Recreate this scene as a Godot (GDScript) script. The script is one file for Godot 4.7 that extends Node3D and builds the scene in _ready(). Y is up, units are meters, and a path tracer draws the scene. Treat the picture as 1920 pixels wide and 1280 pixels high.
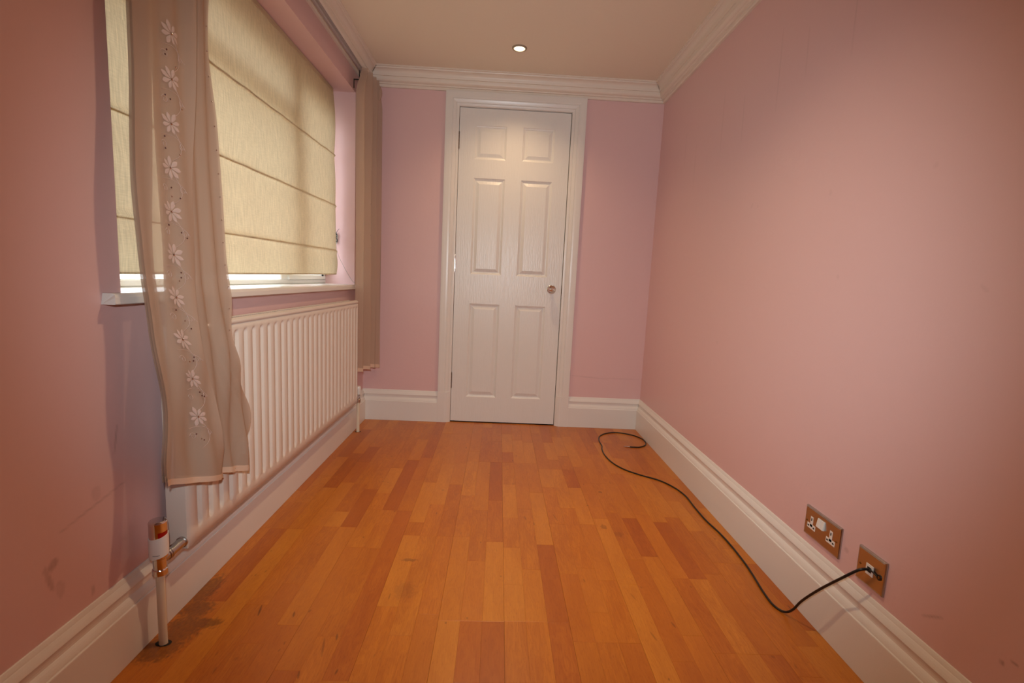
extends Node3D

# Room axes: x = 0 is the window wall, x = W the blank wall, z = 0 the door wall, the camera looks along -z.
const W := 1.7816      # room width
const H := 2.106       # ceiling height
const L := 4.6         # room length, most of it behind the camera
const T := 0.26        # wall thickness
const WIN_Z0 := 0.19
const WIN_Z1 := 1.925
const WIN_Y0 := 0.853
const WIN_Y1 := 1.907

var M := {}
var rng := RandomNumberGenerator.new()

# ---------------------------------------------------------------- geometry
class G:
	var st := SurfaceTool.new()
	var plane := 0        # how UV2 is laid: 0 floor (x, z), 1 side wall (z, y), 2 end wall (x, y)
	func _init() -> void:
		st.begin(Mesh.PRIMITIVE_TRIANGLES)
	func v(p: Vector3, uv: Vector2, sg: int) -> void:
		st.set_smooth_group(sg)
		st.set_uv(uv)
		var q := Vector2(p.x / 1.8, p.z / 2.4) if plane == 0 else (Vector2(p.z / 4.4, 1.0 - p.y / 2.2) if plane == 1 else Vector2(p.x / 1.8, 1.0 - p.y / 2.2))
		st.set_uv2(q)
		st.add_vertex(p)
	# a, b, c counter-clockwise seen from outside
	func tri(a: Vector3, b: Vector3, c: Vector3, sg := -1, ua := Vector2.ZERO, ub := Vector2.RIGHT, uc := Vector2.ONE) -> void:
		v(a, ua, sg); v(c, uc, sg); v(b, ub, sg)
	func quad(a: Vector3, b: Vector3, c: Vector3, d: Vector3, sg := -1, ua := Vector2(0, 1), ub := Vector2(1, 1), uc := Vector2(1, 0), ud := Vector2(0, 0)) -> void:
		tri(a, b, c, sg, ua, ub, uc)
		tri(a, c, d, sg, ua, uc, ud)
	# outward face decided by a point inside
	func face(pts: Array, inside: Vector3, sg := -1) -> void:
		var n: Vector3 = (pts[1] - pts[0]).cross(pts[2] - pts[0])
		var p := pts.duplicate()
		if n.dot(pts[0] - inside) < 0.0:
			p.reverse()
		for i in range(1, p.size() - 1):
			tri(p[0], p[i], p[i + 1], sg)
	func box(lo: Vector3, hi: Vector3, b := 0.0, xf := Transform3D()) -> void:
		var c := (lo + hi) / 2.0
		var h := (hi - lo) / 2.0
		b = minf(b, minf(h.x, minf(h.y, h.z)) * 0.95)
		var ins := xf * c
		for ax in 3:
			var u := (ax + 1) % 3
			var w := (ax + 2) % 3
			for s in [-1.0, 1.0]:
				var pts := []
				for k in [[-1, -1], [1, -1], [1, 1], [-1, 1]]:
					var p := Vector3.ZERO
					p[ax] = s * h[ax]; p[u] = k[0] * (h[u] - b); p[w] = k[1] * (h[w] - b)
					pts.append(xf * (c + p))
				face(pts, ins)
				if b > 0.0:
					for s2 in [-1.0, 1.0]:
						var e := []
						for k in [[0, -1], [0, 1], [1, 1], [1, -1]]:
							var p := Vector3.ZERO
							p[ax] = s * (h[ax] - (b if k[0] == 1 else 0.0)); p[u] = s2 * (h[u] - (0.0 if k[0] == 1 else b)); p[w] = k[1] * (h[w] - b)
							e.append(xf * (c + p))
						face(e, ins)
		if b > 0.0:
			for sx in [-1.0, 1.0]:
				for sy in [-1.0, 1.0]:
					for sz in [-1.0, 1.0]:
						var s := Vector3(sx, sy, sz)
						face([xf * (c + s * Vector3(h.x, h.y - b, h.z - b)), xf * (c + s * Vector3(h.x - b, h.y, h.z - b)), xf * (c + s * Vector3(h.x - b, h.y - b, h.z))], ins)
	# profile of (radius, height) turned about the y axis of xf
	func lathe(prof: Array, xf := Transform3D(), n := 28, sg := 1) -> void:
		for i in prof.size() - 1:
			var p: Vector2 = prof[i]
			var q: Vector2 = prof[i + 1]
			var steep := absf(q.y - p.y) > absf(q.x - p.x)
			for k in n:
				var a := TAU * k / n
				var b := TAU * (k + 1) / n
				var f := func(r: Vector2, t: float) -> Vector3: return xf * Vector3(r.x * cos(t), r.y, r.x * sin(t))
				var g := i * 2 + 1 if sg == 1 else sg
				quad(f.call(p, a), f.call(q, a), f.call(q, b), f.call(p, b), g)
	# round rod along points
	func tube(pts: Array, r: float, n := 8, sg := 1) -> void:
		var m := pts.size()
		var rings := []
		var up := Vector3.UP
		for i in m:
			var d: Vector3 = (pts[mini(i + 1, m - 1)] - pts[maxi(i - 1, 0)]).normalized()
			if absf(d.dot(up)) > 0.95 and i == 0:
				up = Vector3.RIGHT
			var a := (up - d * up.dot(d)).normalized()
			up = a
			var b := d.cross(a)
			var ring := []
			for k in n:
				var t := TAU * k / n
				ring.append(pts[i] + (a * cos(t) + b * sin(t)) * r)
			rings.append(ring)
		for i in m - 1:
			for k in n:
				var k2 := (k + 1) % n
				quad(rings[i][k], rings[i][k2], rings[i + 1][k2], rings[i + 1][k], sg)
		for k in range(1, n - 1):
			tri(rings[0][0], rings[0][k + 1], rings[0][k], 90)
			tri(rings[m - 1][0], rings[m - 1][k], rings[m - 1][k + 1], 90)
	# two rings of equal length joined; used for mouldings with mitred ends
	func skin(a: Array, b: Array, sg := -1) -> void:
		for i in a.size() - 1:
			quad(a[i], b[i], b[i + 1], a[i + 1], sg)
	func mesh() -> ArrayMesh:
		st.generate_normals()
		st.generate_tangents()
		return st.commit()

func put(g, called: String, m: Material, parent: Node = self) -> MeshInstance3D:
	var o := MeshInstance3D.new()
	o.name = called
	o.mesh = g.mesh() if g is G else g
	o.material_override = m
	parent.add_child(o, true)
	return o

func tag(o: Node, label: String, category := "", group := "", kind := "") -> Node:
	o.set_meta("label", label)
	if category: o.set_meta("category", category)
	if group: o.set_meta("group", group)
	if kind: o.set_meta("kind", kind)
	return o

func node(called: String, at := Vector3.ZERO, parent: Node = self) -> Node3D:
	var o := Node3D.new()
	o.name = called
	o.position = at
	parent.add_child(o, true)
	return o

func struct(g, called: String, m: Material, label := "") -> MeshInstance3D:
	var o := put(g, called, m)
	o.set_meta("kind", "structure")
	if label: o.set_meta("label", label)
	return o

# moulding: prof is a list of (distance from wall, height); along a straight run, ends cut at 45 degrees by their distance from the wall
func mould(g: G, prof: Array, a: Vector3, b: Vector3, out: Vector3, cut_a := 0.0, cut_b := 0.0) -> void:
	var dir := (b - a).normalized()
	var ra := []
	var rb := []
	for p in prof:
		ra.append(a + out * p.x + Vector3.UP * p.y + dir * p.x * cut_a)
		rb.append(b + out * p.x + Vector3.UP * p.y - dir * p.x * cut_b)
	# make the skin face outwards
	if dir.cross(out).y * (1.0 if prof[0].y < prof[prof.size() - 1].y else -1.0) > 0.0:
		g.skin(rb, ra)
	else:
		g.skin(ra, rb)
	var mid: Vector3 = (a + b) / 2.0 + Vector3.UP * (prof[0].y + prof[prof.size() - 1].y) / 2.0
	for i in range(1, ra.size() - 1):
		g.face([a + Vector3.UP * prof[0].y, ra[i], ra[i + 1]], mid)
		g.face([b + Vector3.UP * prof[0].y, rb[i], rb[i + 1]], mid)
	g.face([ra[0], ra[1], a + Vector3.UP * prof[0].y], mid)
	g.face([rb[0], rb[1], b + Vector3.UP * prof[0].y], mid)

# ---------------------------------------------------------------- materials
func lin(r: float, g: float, b: float, a := 1.0) -> Color:
	return Color(r, g, b, a).linear_to_srgb()

func mat(c: Color, rough: float, metal := 0.0) -> StandardMaterial3D:
	var m := StandardMaterial3D.new()
	m.albedo_color = c
	m.roughness = rough
	m.metallic = metal
	return m

func bumpy(m: StandardMaterial3D, freq: float, scale: float, strength: float, size := 256, oct := 3, sd := 1) -> StandardMaterial3D:
	var n := FastNoiseLite.new()
	n.seed = sd
	n.frequency = freq
	n.fractal_octaves = oct
	var im: Image = n.get_seamless_image(size, size)
	im.convert(Image.FORMAT_RGBA8)
	im.bump_map_to_normal_map(strength)
	m.normal_enabled = true
	m.normal_texture = ImageTexture.create_from_image(im)
	m.uv1_triplanar = true
	m.uv1_world_triplanar = true
	m.uv1_scale = Vector3.ONE * scale
	return m

func blot(im: Image, at: Vector2, r: Vector2, ang: float, c: Color, a: float, sd: int) -> void:
	# an irregular patch with a ragged outline
	var n := FastNoiseLite.new()
	n.seed = sd
	n.frequency = 0.09
	var R := int(maxf(r.x, r.y) * 1.5) + 2
	for y in range(int(at.y) - R, int(at.y) + R + 1):
		for x in range(int(at.x) - R, int(at.x) + R + 1):
			if x < 0 or y < 0 or x >= im.get_width() or y >= im.get_height():
				continue
			var d := (Vector2(x, y) - at).rotated(-ang)
			var q := Vector2(d.x / r.x, d.y / r.y).length() + 0.45 * n.get_noise_2d(x * 1.6, y * 1.6)
			var k := a * clampf((1.0 - q) * 3.0, 0.0, 1.0) * (0.88 + 0.3 * n.get_noise_2d(x * 2.0 + 90, y * 2.0))
			var o := im.get_pixel(x, y)
			if k > o.a:
				im.set_pixel(x, y, Color(c.r, c.g, c.b, k))

func streak(im: Image, p: Vector2, q: Vector2, wide: float, c: Color, a: float) -> void:
	var steps := int(p.distance_to(q) * 2.0) + 1
	for i in steps + 1:
		var t := float(i) / steps
		var m := p.lerp(q, t)
		var r := wide * (0.35 + 0.65 * sin(PI * t))
		for y in range(int(m.y - r - 1), int(m.y + r + 2)):
			for x in range(int(m.x - r - 1), int(m.x + r + 2)):
				if x < 0 or y < 0 or x >= im.get_width() or y >= im.get_height():
					continue
				var k := a * clampf(r + 0.6 - Vector2(x, y).distance_to(m), 0.0, 1.0)
				if k > im.get_pixel(x, y).a:
					im.set_pixel(x, y, Color(c.r, c.g, c.b, k))

func overlay(m: StandardMaterial3D, im: Image) -> void:
	m.detail_enabled = true
	m.detail_uv_layer = BaseMaterial3D.DETAIL_UV_2
	m.detail_albedo = ImageTexture.create_from_image(im)

func grain(sd: int, light: Color, dark: Color, contrast: float) -> ImageTexture:
	var im := Image.create(512, 128, false, Image.FORMAT_RGBA8)
	var a := FastNoiseLite.new()
	a.seed = sd; a.frequency = 0.02; a.fractal_octaves = 3
	var b := FastNoiseLite.new()
	b.seed = sd + 7; b.frequency = 0.35; b.fractal_octaves = 2
	for y in 128:
		for x in 512:
			var wob := a.get_noise_2d(x * 0.35, y * 1.0) * 1.0
			var line := 0.5 + 0.5 * sin((y * 0.33 + wob * 16.0))
			var fib := b.get_noise_2d(x * 0.05, y * 1.3)
			var fleck := clampf(b.get_noise_2d(x * 0.22 + 400, y * 1.1) - 0.32, 0.0, 1.0)
			var k := clampf(0.5 + contrast * ((line - 0.5) * 0.35 + fib * 0.45 + wob * 0.55) + fleck * 1.1, 0.0, 1.0)
			im.set_pixel(x, y, light.lerp(dark, k))
	return ImageTexture.create_from_image(im)

func make_materials() -> void:
	rng.seed = 11
	var pink := Color(0.880, 0.730, 0.720)
	for side in ["left", "right", "far", "near"]:
		var m := bumpy(mat(pink, 0.42), 0.05, 3.0, 0.16, 256, 3, 3)
		m.metallic_specular = 0.5
		M["pink_" + side] = m
	# marks on the three walls that show them
	var mark := Color(0.43, 0.27, 0.21)
	var im := Image.create(1024, 512, false, Image.FORMAT_RGBA8)
	im.fill(Color(mark.r, mark.g, mark.b, 0))
	var P := func(z: float, y: float) -> Vector2: return Vector2(z / 4.4 * 1024.0, (1.0 - y / 2.2) * 512.0)
	blot(im, P.call(2.128, 0.335), Vector2(2.6, 3.2), 0.0, mark, 0.40, 1)
	blot(im, P.call(2.138, 0.312), Vector2(1.6, 8.0), 0.25, mark, 0.30, 2)
	blot(im, P.call(2.116, 0.275), Vector2(2.8, 4.5), 0.1, mark, 0.16, 3)
	blot(im, P.call(2.044, 0.224), Vector2(1.4, 3.5), 0.0, mark, 0.24, 4)
	blot(im, P.call(2.02, 0.43), Vector2(3, 4), 0.0, mark, 0.15, 9)
	blot(im, P.call(2.26, 0.52), Vector2(5, 4), 0.0, mark, 0.14, 10)
	streak(im, P.call(1.942, 0.423), P.call(2.108, 0.39), 0.3, mark, 0.34)
	streak(im, P.call(1.955, 0.56), P.call(1.966, 0.50), 0.4, mark, 0.4)
	overlay(M.pink_left, im)
	im = Image.create(1024, 512, false, Image.FORMAT_RGBA8)
	im.fill(Color(mark.r, mark.g, mark.b, 0))
	streak(im, P.call(2.09, 0.250), P.call(2.13, 0.275), 0.3, mark, 0.5)
	blot(im, P.call(2.25, 0.277), Vector2(1.2, 1.0), 0.0, mark, 0.5, 5)
	blot(im, P.call(2.27, 0.292), Vector2(1.6, 0.8), 0.0, mark, 0.5, 6)
	blot(im, P.call(1.86, 0.262), Vector2(2.5, 1.8), 0.0, mark, 0.25, 7)
	for k in 7:   # thin dried runs in the paint
		var z := 0.35 + 0.21 * k + rng.randf() * 0.08
		var y := 1.6 + rng.randf() * 0.3
		streak(im, P.call(z, y), P.call(z + 0.006, y - 0.12 - rng.randf() * 0.2), 0.5, mark, 0.13)
	for k in 10:
		blot(im, P.call(0.8 + rng.randf() * 1.6, 0.6 + rng.randf() * 0.9), Vector2(1.0 + rng.randf() * 2.0, 1.0 + rng.randf()), rng.randf() * 3.0, mark, 0.09, 20 + k)
	overlay(M.pink_right, im)
	im = Image.create(512, 512, false, Image.FORMAT_RGBA8)
	im.fill(Color(mark.r, mark.g, mark.b, 0))
	var Q := func(x: float, y: float) -> Vector2: return Vector2(x / 1.8 * 512.0, (1.0 - y / 2.2) * 512.0)
	streak(im, Q.call(1.33, 0.335), Q.call(1.56, 0.322), 0.8, mark, 0.13)
	streak(im, Q.call(1.52, 0.328), Q.call(1.76, 0.327), 0.8, mark, 0.10)
	overlay(M.pink_far, im)
	M.gloss = bumpy(mat(Color(0.90, 0.875, 0.845), 0.30), 0.04, 5.0, 0.12, 256, 2, 8)
	M.door = bumpy(mat(Color(0.90, 0.885, 0.86), 0.33), 0.05, 4.0, 0.7, 256, 3, 9)
	# embossed wood grain of the door skin: fine upright lines
	var gi := Image.create(256, 256, false, Image.FORMAT_RGBA8)
	var gn := FastNoiseLite.new()
	gn.seed = 5; gn.frequency = 0.09
	for y in 256:
		for x in 256:
			var w := 0.5 + 0.5 * sin(x * 0.55 + 6.0 * gn.get_noise_2d(x * 0.5, y * 0.09))
			gi.set_pixel(x, y, Color(w, w, w))
	gi.bump_map_to_normal_map(0.25)
	M.door.normal_texture = ImageTexture.create_from_image(gi)
	M.ceiling = bumpy(mat(Color(0.91, 0.855, 0.775), 0.85), 0.08, 3.0, 0.2, 256, 3, 12)
	M.cornice = mat(Color(0.90, 0.85, 0.79), 0.38)
	M.upvc = mat(Color(0.93, 0.935, 0.93), 0.25)
	M.sill = mat(Color(0.90, 0.88, 0.85), 0.28)
	M.radiator = mat(Color(0.875, 0.83, 0.78), 0.33)
	M.grille = mat(Color(0.80, 0.76, 0.70), 0.4)
	M.dark = mat(Color(0.06, 0.05, 0.045), 0.7)
	M.chrome = mat(Color(0.86, 0.85, 0.84), 0.12, 1.0)
	M.brushed = mat(Color(0.74, 0.73, 0.71), 0.26, 1.0)
	M.dim_chrome = mat(Color(0.50, 0.45, 0.40), 0.42, 1.0)
	M.track = mat(Color(0.66, 0.63, 0.63), 0.42, 0.5)
	M.brass = mat(Color(0.62, 0.50, 0.28), 0.35, 1.0)
	M.pipe = mat(Color(0.88, 0.82, 0.72), 0.35)
	M.plastic = mat(Color(0.90, 0.885, 0.86), 0.35)
	M.red = mat(Color(0.62, 0.03, 0.03), 0.35)
	M.cable = mat(Color(0.035, 0.028, 0.026), 0.38)
	M.cord = mat(Color(0.60, 0.56, 0.50), 0.8)
	M.darkcord = mat(Color(0.20, 0.19, 0.19), 0.6)
	M.sequin = mat(Color(0.93, 0.93, 0.93), 0.12, 1.0)
	M.bead = mat(Color(0.36, 0.20, 0.18), 0.3)
	M.pane = mat(Color(1, 1, 1, 0.06), 0.03)
	M.pane.transparency = BaseMaterial3D.TRANSPARENCY_ALPHA
	M.glass = mat(Color(0.98, 0.99, 1.0, 0.02), 0.02)
	M.glass.refraction_enabled = true
	M.glass.refraction_scale = 0.05
	M.glass.transparency = BaseMaterial3D.TRANSPARENCY_ALPHA
	# sheer voile
	M.sheer = mat(Color(0.775, 0.675, 0.60, 0.64), 0.85)
	M.sheer.transparency = BaseMaterial3D.TRANSPARENCY_ALPHA
	M.sheer.cull_mode = BaseMaterial3D.CULL_DISABLED
	M.sheer.backlight_enabled = true
	M.sheer.backlight = lin(0.50, 0.42, 0.33)
	M.hem = mat(Color(0.86, 0.73, 0.63, 0.85), 0.85)
	M.hem.transparency = BaseMaterial3D.TRANSPARENCY_ALPHA
	M.hem.cull_mode = BaseMaterial3D.CULL_DISABLED
	M.thread = mat(Color(0.88, 0.785, 0.745, 0.62), 0.6)
	M.thread.transparency = BaseMaterial3D.TRANSPARENCY_ALPHA
	M.thread.cull_mode = BaseMaterial3D.CULL_DISABLED
	# unlined cotton blind: slubby weave in colour and relief
	var bi := Image.create(512, 512, false, Image.FORMAT_RGBA8)
	var bn := FastNoiseLite.new()
	bn.seed = 31; bn.frequency = 0.11; bn.fractal_octaves = 3
	for y in 512:
		for x in 512:
			var s := 0.5 * bn.get_noise_2d(x * 1.6, y * 0.10) + 0.25 * bn.get_noise_2d(x * 0.2 + 300, y * 2.4)
			var k := clampf(0.93 + 0.16 * s, 0.0, 1.0)
			bi.set_pixel(x, y, Color(k, k, k * 0.99))
	M.blind = mat(Color(0.90, 0.825, 0.675), 0.8)
	M.blind.albedo_texture = ImageTexture.create_from_image(bi)
	M.blind.cull_mode = BaseMaterial3D.CULL_DISABLED
	M.blind.backlight_enabled = true
	M.blind.backlight = lin(0.48, 0.48, 0.48)
	M.seam = mat(Color(0.80, 0.70, 0.50), 0.85)
	# floor strips
	var fl := Image.create(1024, 1024, false, Image.FORMAT_RGBA8)
	var ink := Color(0.20, 0.10, 0.045)
	fl.fill(Color(ink.r, ink.g, ink.b, 0))
	var F := func(x: float, z: float) -> Vector2: return Vector2(x / 1.8 * 1024.0, z / 2.4 * 1024.0)
	var pipe_patch := Color(0.25, 0.15, 0.09)  # tone of the darker floor patch beside the near radiator pipe
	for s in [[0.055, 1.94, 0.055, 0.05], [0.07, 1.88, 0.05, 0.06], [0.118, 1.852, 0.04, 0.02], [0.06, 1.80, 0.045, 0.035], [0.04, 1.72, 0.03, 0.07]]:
		blot(fl, F.call(s[0], s[1]), Vector2(s[2] / 1.8, s[3] / 2.4) * 1100.0, 0.0, pipe_patch, 0.60, int(s[1] * 100))
	for s in [[0.228, 1.80, 0.04, 0.9], [0.324, 1.812, 0.02, 0.8], [0.465, 1.89, 0.02, 0.8], [0.443, 1.925, 0.06, 0.5], [0.735, 1.83, 0.004, 0.7], [0.418, 2.01, 0.02, 0.7], [0.40, 1.415, 0.006, 0.7], [1.36, 1.815, 0.02, 0.7], [1.29, 1.86, 0.03, 0.5], [1.28, 1.70, 0.03, 0.4], [1.10, 1.23, 0.05, 0.5], [0.98, 1.24, 0.03, 0.5]]:
		streak(fl, F.call(s[0] - s[2] * 0.12, s[1] - s[2] / 2), F.call(s[0] + s[2] * 0.12, s[1] + s[2] / 2), 1.3, ink, s[3] * 0.7)
	for k in 60:
		var x := 0.05 + rng.randf() * 1.7
		var z := 0.1 + rng.randf() * 2.2
		var ln := 0.006 + 0.03 * rng.randf() * rng.randf()
		streak(fl, F.call(x, z), F.call(x + (rng.randf() - 0.5) * 0.004, z + ln), 0.5 + rng.randf() * 0.6, ink, 0.25 + rng.randf() * 0.35)
	for k in 26:
		blot(fl, F.call(0.1 + rng.randf() * 1.6, 0.3 + rng.randf() * 1.9), Vector2(1.2 + rng.randf() * 3.5, 1.2 + rng.randf() * 2.0), 0.0, Color(0.30, 0.15, 0.06), 0.25 + rng.randf() * 0.25, 60 + k)
	for s in [[0.585, 1.545, 0.03, 0.009, 0.5], [0.60, 1.70, 0.035, 0.045, 0.22], [1.33, 0.98, 0.012, 0.009, 0.55], [1.28, 1.29, 0.014, 0.02, 0.45], [1.325, 1.34, 0.02, 0.02, 0.25]]:
		blot(fl, F.call(s[0], s[1]), Vector2(s[2] / 1.8, s[3] / 2.4) * 1024.0, 0.0, Color(0.32, 0.15, 0.06), s[4], int(s[0] * 1000))
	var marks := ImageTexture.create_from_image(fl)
	var g1 := grain(101, Color(1.0, 0.985, 0.95), Color(0.84, 0.74, 0.60), 0.6)
	var g2 := grain(211, Color(1.0, 0.985, 0.95), Color(0.86, 0.77, 0.64), 0.4)
	var tones := [Color(0.800, 0.497, 0.147), Color(0.775, 0.466, 0.132), Color(0.825, 0.530, 0.177), Color(0.765, 0.450, 0.124), Color(0.800, 0.487, 0.139), Color(0.715, 0.395, 0.104), Color(0.790, 0.482, 0.147), Color(0.745, 0.422, 0.117)]
	M.strips = []
	for i in 16:
		var m := mat(tones[i % 8], 0.34)
		m.albedo_texture = g1 if (i % 8) % 2 == 1 else g2
		if i >= 8:
			m.albedo_texture = g2 if (i % 8) % 2 == 1 else g1
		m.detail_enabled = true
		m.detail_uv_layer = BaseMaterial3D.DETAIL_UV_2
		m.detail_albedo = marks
		M.strips.append(m)
	M.under = mat(Color(0.16, 0.085, 0.04), 0.9)
	M.bulb = mat(Color(1, 0.95, 0.85), 0.4)
	M.bulb.emission_enabled = true
	M.bulb.emission = Color(1.0, 0.90, 0.70)
	M.bulb.emission_energy_multiplier = 4.0
	M.flash = mat(Color(0.95, 0.95, 0.95), 0.3)
	M.flash.emission_enabled = true
	M.flash.emission = Color(1, 1, 1)
	M.flash.emission_energy_multiplier = 3.0
	M.spotring = mat(Color(0.62, 0.56, 0.48), 0.5, 0.2)

# ---------------------------------------------------------------- scene
func _ready() -> void:
	var cam := Camera3D.new()
	cam.name = "camera"
	cam.position = Vector3(0.8406, 0.9208, 3.0217)
	cam.rotation = Vector3(-0.1264, -0.0312, 0.0477)
	cam.fov = 70.72
	cam.near = 0.02
	add_child(cam)
	cam.current = true

	var env := Environment.new()
	var sky := Sky.new()
	var sm := ProceduralSkyMaterial.new()      # an even overcast sky
	sm.sky_top_color = Color(0.90, 0.95, 1.0)
	sm.sky_horizon_color = Color(0.93, 0.96, 1.0)
	sm.ground_horizon_color = Color(0.78, 0.79, 0.78)
	sm.ground_bottom_color = Color(0.70, 0.70, 0.68)
	sky.sky_material = sm
	env.background_mode = Environment.BG_SKY
	env.sky = sky
	env.background_energy_multiplier = 5.6
	env.tonemap_mode = Environment.TONE_MAPPER_LINEAR
	env.tonemap_exposure = 1.04
	env.sdfgi_enabled = true
	env.ssao_enabled = true
	env.ssil_enabled = true
	var we := WorldEnvironment.new()
	we.name = "surroundings"
	we.environment = env
	add_child(we)

	make_materials()
	# the row of recessed ceiling lights; the first is in view
	var warm := lin(1.0, 0.70, 0.41)
	downlight(Vector3(0.89, H, 0.377), warm, 0.62, 64.0, "round recessed ceiling light glowing above the white door")
	downlight(Vector3(0.89, H, 1.65), warm, 1.15, 65.0, "round recessed ceiling light over the middle of the room")
	# the flash on the photographer's camera
	camera_flash(Vector3(0.82, 1.06, 3.05), Vector3(1.02, 0.70, 0.0), lin(0.86, 0.95, 1.0), 1.85)

	build_shell()
	build_floor()
	build_trims()
	build_window()
	build_door()
	build_blind()
	build_radiator()
	build_track()
	build_near_curtain()
	build_far_curtain()
	build_sockets()
	build_cable()

func downlight(at: Vector3, tint: Color, energy: float, beam: float, label: String) -> void:
	var t := node("ceiling_light", at)
	tag(t, label, "light", "row of recessed ceiling lights")
	var g := G.new()
	g.lathe([Vector2(0.0, 0.0), Vector2(0.0385, 0.0), Vector2(0.0385, -0.0015), Vector2(0.036, -0.005), Vector2(0.030, -0.006), Vector2(0.0285, -0.004), Vector2(0.0285, 0.0)], Transform3D(), 40)
	put(g, "bezel", M.spotring, t)
	g = G.new()
	g.lathe([Vector2(0.0282, -0.0008), Vector2(0.0282, -0.003), Vector2(0.024, -0.0055), Vector2(0.014, -0.007), Vector2(0.0, -0.0075)], Transform3D(), 32, 1)
	put(g, "bulb_face", M.bulb, t)
	var s := SpotLight3D.new()
	s.name = "lamp_beam"
	s.position = Vector3(0, -0.012, 0)
	s.rotation = Vector3(-PI / 2, 0, 0)
	s.light_color = tint
	s.light_energy = energy
	s.light_size = 0.028
	s.spot_angle = beam
	s.spot_angle_attenuation = 1.0
	s.spot_range = 12.0
	s.spot_attenuation = 2.0
	s.shadow_enabled = true
	t.add_child(s)

func camera_flash(at: Vector3, aim: Vector3, tint: Color, energy: float) -> void:
	var t := node("camera_flash", at)
	t.look_at_from_position(at, aim)
	tag(t, "small camera flash unit firing from the photographer's place", "flash")
	var g := G.new()
	g.box(Vector3(-0.036, -0.022, 0.004), Vector3(0.036, 0.022, 0.05), 0.004)
	put(g, "flash_housing", M.dark, t)
	g = G.new()
	g.box(Vector3(-0.030, -0.016, 0.0), Vector3(0.030, 0.016, 0.0055), 0.002)
	put(g, "flash_lens", M.flash, t)
	var s := SpotLight3D.new()
	s.name = "flash_beam"
	s.position = Vector3(0, 0, -0.012)
	s.light_color = tint
	s.light_energy = energy
	s.light_size = 0.02
	s.spot_angle = 49.5
	s.spot_angle_attenuation = 0.8
	s.spot_range = 12.0
	s.spot_attenuation = 2.0
	s.shadow_enabled = true
	t.add_child(s)

func build_shell() -> void:
	var g := G.new(); g.plane = 1
	g.box(Vector3(-0.42, -0.1, -T), Vector3(0, WIN_Y0 - 0.024, L + T))
	g.box(Vector3(-0.42, WIN_Y0 - 0.024, -T), Vector3(0, WIN_Y1, WIN_Z0))
	g.box(Vector3(-0.42, WIN_Y0 - 0.024, WIN_Z1), Vector3(0, WIN_Y1, L + T))
	g.box(Vector3(-0.42, WIN_Y1, -T), Vector3(0, H + 0.1, L + T))
	struct(g, "wall_left", M.pink_left, "pink painted wall with the window")
	g = G.new(); g.plane = 1
	g.box(Vector3(W, -0.1, -T), Vector3(W + T, H + 0.1, L + T))
	struct(g, "wall_right", M.pink_right, "blank pink painted wall opposite the window")
	g = G.new(); g.plane = 2
	g.box(Vector3(0, -0.1, -T), Vector3(0.535, H + 0.1, 0))
	g.box(Vector3(1.253, -0.1, -T), Vector3(W, H + 0.1, 0))
	g.box(Vector3(0.535, 1.955, -T), Vector3(1.253, H + 0.1, 0))
	g.box(Vector3(0.535, -0.1, -T), Vector3(1.253, 1.955, -T + 0.1))  # unseen slab added behind the door to stop sky light leaking through gaps
	struct(g, "wall_far", M.pink_far, "pink painted end wall around the white door")
	g = G.new(); g.plane = 2
	g.box(Vector3(0, -0.1, L), Vector3(W, H + 0.1, L + T))
	struct(g, "wall_near", M.pink_near, "pink painted wall behind the camera")
	g = G.new()
	g.box(Vector3(0, H, 0), Vector3(W, H + 0.1, L))
	struct(g, "ceiling", M.ceiling, "plain off-white ceiling")

func build_floor() -> void:
	var fl := node("floor")
	fl.set_meta("kind", "structure")
	fl.set_meta("label", "varnished beech strip floor")
	var g := G.new()
	g.box(Vector3(0, -0.08, -0.15), Vector3(W, -0.004, L))
	put(g, "subfloor", M.under, fl)
	rng.seed = 77
	var rest := G.new()
	var edge := 0.893 - 0.1785 * 5.0
	var board := 0
	while edge < W:
		# a board is three strips wide; boards butt end to end
		var ends := []
		var z := -0.1
		var offs := rng.randf() * 1.0
		for s in 3:
			var x0 := edge + s * 0.0595 + (0.0002 if s == 0 else 0.00004)
			var x1 := edge + (s + 1) * 0.0595 - (0.0002 if s == 2 else 0.00004)
			x0 = maxf(x0, 0.003); x1 = minf(x1, W - 0.003)
			if x1 - x0 < 0.006:
				continue
			z = -0.09
			var first := true
			while z < L - 0.01:
				var ln := rng.randf_range(0.20, 0.52)
				if first: ln = rng.randf_range(0.12, 0.45)
				first = false
				var z1 := z + ln
				# all three strips stop where the board ends
				for e in [offs, offs + 1.15, offs + 2.3, offs + 3.45]:
					if z < e - 0.05 and z1 > e - 0.09:
						z1 = e
						break
				z1 = minf(z1, L - 0.003)
				if L - z1 < 0.06: z1 = L - 0.003
				if z < 2.35:
					var k := G.new()
					strip(k, x0, x1, z + 0.00006, z1 - 0.00006)
					var roll := rng.randi() % 16
					if roll % 8 in [5, 7] and rng.randf() < 0.45: roll = 2
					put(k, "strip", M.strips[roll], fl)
				else:
					strip(rest, x0, x1, z + 0.00006, z1 - 0.00006)
				z = z1
		edge += 0.1785
		board += 1
	var r := put(rest, "strips_behind", M.strips[4], fl)
	r.set_meta("kind", "stuff")

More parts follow.
